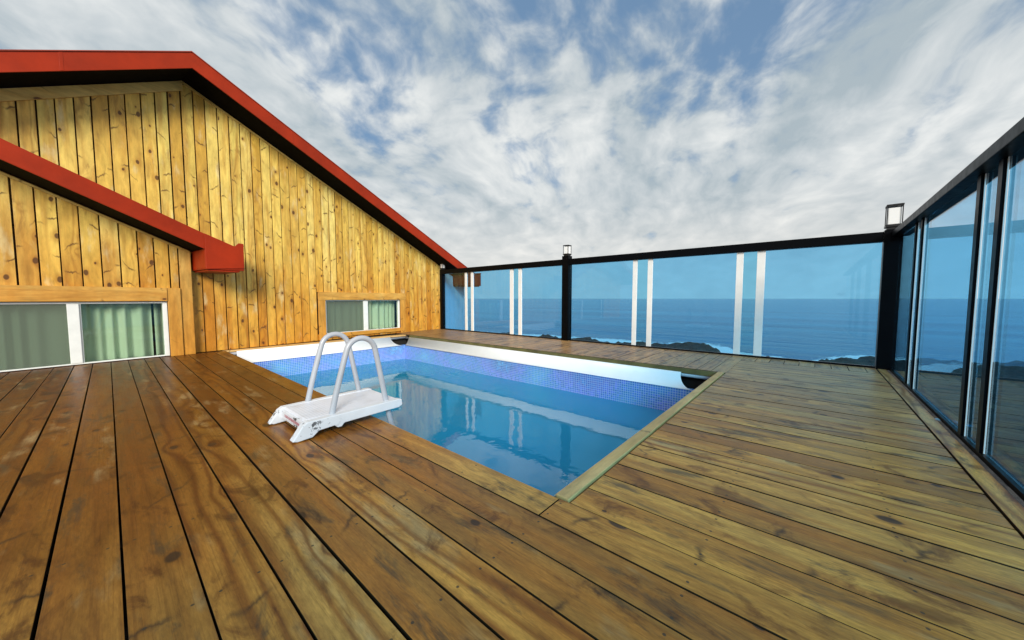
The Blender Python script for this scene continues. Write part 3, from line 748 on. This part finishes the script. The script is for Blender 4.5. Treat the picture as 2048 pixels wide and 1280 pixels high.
# timber surrounds
mbx = MB(); plank(mbx, (VL + .003, -2.2, .955), (VL + .04, .655, 1.18), 1, gap=0, r=.5); hb(mbx, 'window_surround', M['trim_wood'], bevel=.004)
mbx = MB(); plank(mbx, (VL + .003, .658, .0), (VL + .028, .828, 1.18), 2, gap=0, r=.2, axis_w=1); hb(mbx, 'window_surround', M['trim_wood'], bevel=.004)
mbx = MB(); plank(mbx, (.003, 3.27, .965), (.04, 5.80, 1.155), 1, gap=0, r=.9)
plank(mbx, (.003, 3.27, .0), (.035, 3.437, .962), 2, gap=0, r=.3, axis_w=1); plank(mbx, (.003, 5.623, .0), (.035, 5.80, .962), 2, gap=0, r=.7, axis_w=1)
plank(mbx, (.003, 3.44, .05), (.035, 5.62, .14), 1, gap=0, r=.7)
hb(mbx, 'window_surround', M['trim_wood'], bevel=.004)

# ------------------------------------------------------------------ pool ladder
lad = empty('pool_ladder', (-2.96, 1.2, 0), 'white plastic pool ladder step with two grey looped handrails standing at the pool edge', 'pool ladder')
LL = Vector(lad.location)
def lb(mb, name, mt, par=None, **k): return mb.build(name, mt, par or lad, xf=Matrix.Translation(-LL), **k)
mbx = MB()
mbx.box((-3.2015, .895, .078), (-2.7385, 1.622, .1275)); lb(mbx, 'platform', M['tread'], bevel=.006)
for x0, x1 in ((-3.262, -3.202), (-2.738, -2.672)):
    mbx = MB()
    prof = [(.785, .012), (.81, .045), (.855, .108), (.885, .126), (1.60, .136), (1.63, .13), (1.635, .082), (1.60, .066), (1.30, .060), (1.14, .056), (1.12, .032), (1.09, .032), (1.07, .053), (.96, .046), (.915, .010), (.82, .003)]
    mbx.prism([(x0, a, b) for a, b in prof], (x1 - x0, 0, 0)); lb(mbx, 'side_beam', M['plastic'], bevel=.004)
mbx = MB(); mbx.box((-3.198, .872, .040), (-2.742, .90, .110)); lb(mbx, 'front_panel', M['plastic'], bevel=.005)
mbx = MB(); mbx.box((-3.12, .8695, .070), (-2.80, .8715, .090)); lb(mbx, 'sticker', M['sticker'])
def hoop(X):
    pts = []
    y0, y1, zb_, yc = 1.065, 1.525, .10, 1.315
    r_ = .118; zc = .565
    pts.append((X, y0, zb_ - .03)); pts.append((X, y0 + .04, .25))
    for i in range(0, 17):
        a = math.radians(164.8 - 154.1 * i / 16)
        pts.append((X, yc + r_ * math.cos(a), zc + r_ * math.sin(a)))
    for q in (.25, .5, .75, 1): pts.append((X, yc + .1179 + (y1 - yc - .1179) * q, .587 + (.1 - .587) * q))
    lines = True
    if lines:
        pts[1] = (X, y0 + (yc - .1158 - y0) * .33, zb_ + (.5965 - zb_) * .33); pts.insert(2, (X, y0 + (yc - .1158 - y0) * .8, zb_ + (.5965 - zb_) * .8))
    pts.append((X, y1 + .045, -.10)); pts.append((X, y1 + .16, -.5)); pts.append((X, y1 + .27, -1.0)); pts.append((X, y1 + .4, -1.55))
    # smooth (Catmull-Rom)
    P = [Vector(p) for p in pts]; Q = []
    for i in range(len(P) - 1):
        p0, p1, p2, p3 = P[max(i - 1, 0)], P[i], P[i + 1], P[min(i + 2, len(P) - 1)]
        for k_ in range(4):
            t = k_ / 4
            Q.append(.5 * ((2 * p1) + (p2 - p0) * t + (2 * p0 - 5 * p1 + 4 * p2 - p3) * t * t + (3 * p1 - p0 - 3 * p2 + p3) * t ** 3))
    Q.append(P[-1])
    mb = MB(); mb.tube(Q, .0215, 14); return lb(mb, 'handrail', M['tube_grey'])
hoop(-3.232); hoop(-2.742)
for i, z in enumerate((-.38, -.75, -1.12)):
    mb = MB(); yy = 1.525 + .16 + (-.5 - z) * .24
    mb.box((-3.20, yy - .06, z - .02), (-2.775, yy + .10, z + .02)); lb(mb, 'step', M['plastic'], bevel=.004)

# ------------------------------------------------------------------ railings
def railing(name, label): return empty(name, (0, 0, 0), label, 'glass railing')
ZC0, ZC1 = 1.79, 1.925
far = empty('glass_railing', (-4.2, YF, 0), 'long blue glass railing along the far side of the pool with white uprights', 'glass railing')
side = empty('glass_railing', (XR, 3.0, 0), 'blue glass railing on the right with black uprights above the reef', 'glass railing')
def rb(mb, name, mt, par, **k): return mb.build(name, mt, par, xf=Matrix.Translation(-Vector(par.location)), **k)
XL = -9.23
# far run
mb = MB(); mb.box((XL + .1, YF - .07, ZC0), (XR - .155, YF + .07, ZC1)); rb(mb, 'top_rail', M['black'], far, bevel=.004)
mb = MB(); mb.box((XL + .1, YF - .02, .004), (XR - .155, YF + .02, .03)); rb(mb, 'bottom_rail', M['black'], far)
mb = MB(); mb.box((-4.56, YF - .085, .001), (-4.385, YF + .085, 2.0)); rb(mb, 'post', M['black'], far, bevel=.004)
mb = MB(); mb.box((XL - .02, YF - .06, .001), (XL + .095, YF + .06, 1.935)); rb(mb, 'post', M['black'], far, bevel=.004)
mb = MB(); mb.box((XR - .15, YF - .085, .001), (XR + .03, YF + .085, 1.945)); rb(mb, 'corner_post', M['black'], far, bevel=.004)
ups = [(-8.07, -7.98), (-7.80, -7.70), (-6.25, -6.13), (-5.95, -5.84), (-2.87, -2.78), (-2.565, -2.47), (-1.05, -.95), (-.757, -.645)]
for a, b in ups:
    mb = MB(); mb.box((a, YF - .03, .032), (b, YF - .006, ZC0 - .002)); mb.box((a + .02, YF - .0055, .032), (b - .02, YF + .03, ZC0 - .002)); rb(mb, 'upright', M['white_alu'], far, bevel=.002)
edges = [XL + .10] + [v for p in ups[:4] for v in p] + [-4.565, None, -4.38] + [v for p in ups[4:] for v in p] + [XR - .155]
i = 0; seq = []
cur = [XL + .10]
spans = [(XL + .10, -8.07, 'glass_blue'), (-7.98, -7.80, 'glass_teal'), (-7.70, -6.25, 'glass_blue'), (-6.13, -5.95, 'glass_teal'), (-5.84, -4.565, 'glass_blue'),
         (-4.38, -2.87, 'glass_blue'), (-2.78, -2.565, 'glass_teal'), (-2.47, -1.05, 'glass_blue'), (-.95, -.757, 'glass_teal'), (-.645, XR - .155, 'glass_blue')]
for a, b, g_ in spans:
    mb = MB(); mb.box((a + .001, YF - .005, .034), (b - .001, YF + .005, ZC0 - .001)); rb(mb, 'glass_panel', M[g_], far)
# side run
mb = MB(); mb.box((XR - .085, -3.6, 1.838), (XR + .085, YF - .09, 1.915)); rb(mb, 'top_rail', M['black'], side, bevel=.004)
mb = MB(); mb.box((XR - .025, -3.6, .004), (XR + .025, YF - .09, .035)); rb(mb, 'bottom_rail', M['black'], side)
sups = [(5.88, 5.95), (5.58, 5.65), (3.88, 3.96), (3.51, 3.59), (1.75, 1.83), (1.40, 1.48), (-.30, -.22), (-.65, -.57)]
for a, b in sups:
    mb = MB(); mb.box((XR - .028, a + .012, .037), (XR - .0065, b, 1.836)); u_ = rb(mb, 'upright', M['black'], side)
    mb = MB(); mb.box((XR - .0125, a + .006, .037), (XR - .0065, a + .0115, 1.836)); rb(mb, 'edge_strip', M['white_alu'], side)
sp = [(5.95, YF - .09, 'glass_blue'), (5.65, 5.88, 'glass_teal'), (3.96, 5.58, 'glass_blue'), (3.59, 3.88, 'glass_teal'), (1.83, 3.51, 'glass_blue'), (1.48, 1.75, 'glass_teal'), (-.22, 1.40, 'glass_blue'), (-.57, -.30, 'glass_teal'), (-3.6, -.65, 'glass_blue')]
for a, b, g_ in sp:
    mb = MB(); mb.box((XR - .005, a + .001, .036), (XR + .005, b - .001, 1.837)); rb(mb, 'glass_panel', M['glass_side'], side)

# ------------------------------------------------------------------ lanterns on the posts
def lantern(x, y, z, w, h, label):
    e = empty('post_lantern', (x, y, z), label, 'lantern', group='lanterns on the railing posts')
    LL_ = Vector(e.location)
    def q(mb, n, m_, **k): return mb.build(n, m_, e, xf=Matrix.Translation(-LL_), **k)
    b = w / 2; t = w * .06
    mb = MB(); mb.box((x - b * .8, y - b * .8, z), (x + b * .8, y + b * .8, z + h * .10)); mb.box((x - b, y - b, z + h * .102), (x + b, y + b, z + h * .20)); q(mb, 'base', M['dark_metal'], bevel=.002)
    for sx in (-1, 1):
        for sy in (-1, 1):
            mb = MB(); mb.box((x + sx * (b - t) - t * .5, y + sy * (b - t) - t * .5, z + h * .202), (x + sx * (b - t) + t * .5, y + sy * (b - t) + t * .5, z + h * .925)); q(mb, 'corner_bar', M['dark_metal'])
    mb = MB(); mb.box((x - b, y - b, z + h * .93), (x + b, y + b, z + h)); q(mb, 'cap', M['dark_metal'], bevel=.003)
    mb = MB(); mb.box((x - b * .76, y - b * .76, z + h * .205), (x + b * .76, y + b * .76, z + h * .86)); q(mb, 'lamp_glass', M['lamp_glass'], bevel=.004)
lantern(-4.47, YF, 2.003, .15, .25, 'small square lantern on the black post in the middle of the far railing')
lantern(XR - .062, YF + .0, 1.948, .165, .34, 'largest square lantern with open dark frame on the corner post of the railing')
lantern(XL + .06, YF, 1.938, .13, .22, 'tiny white lantern on the end post against the house wall')

# ------------------------------------------------------------------ render settings
SC.view_settings.view_transform = 'Standard'; SC.view_settings.look = 'None'; SC.view_settings.exposure = 0; SC.view_settings.gamma = 1
SC.cycles.transparent_max_bounces = 16; SC.cycles.max_bounces = 10; SC.cycles.glossy_bounces = 6
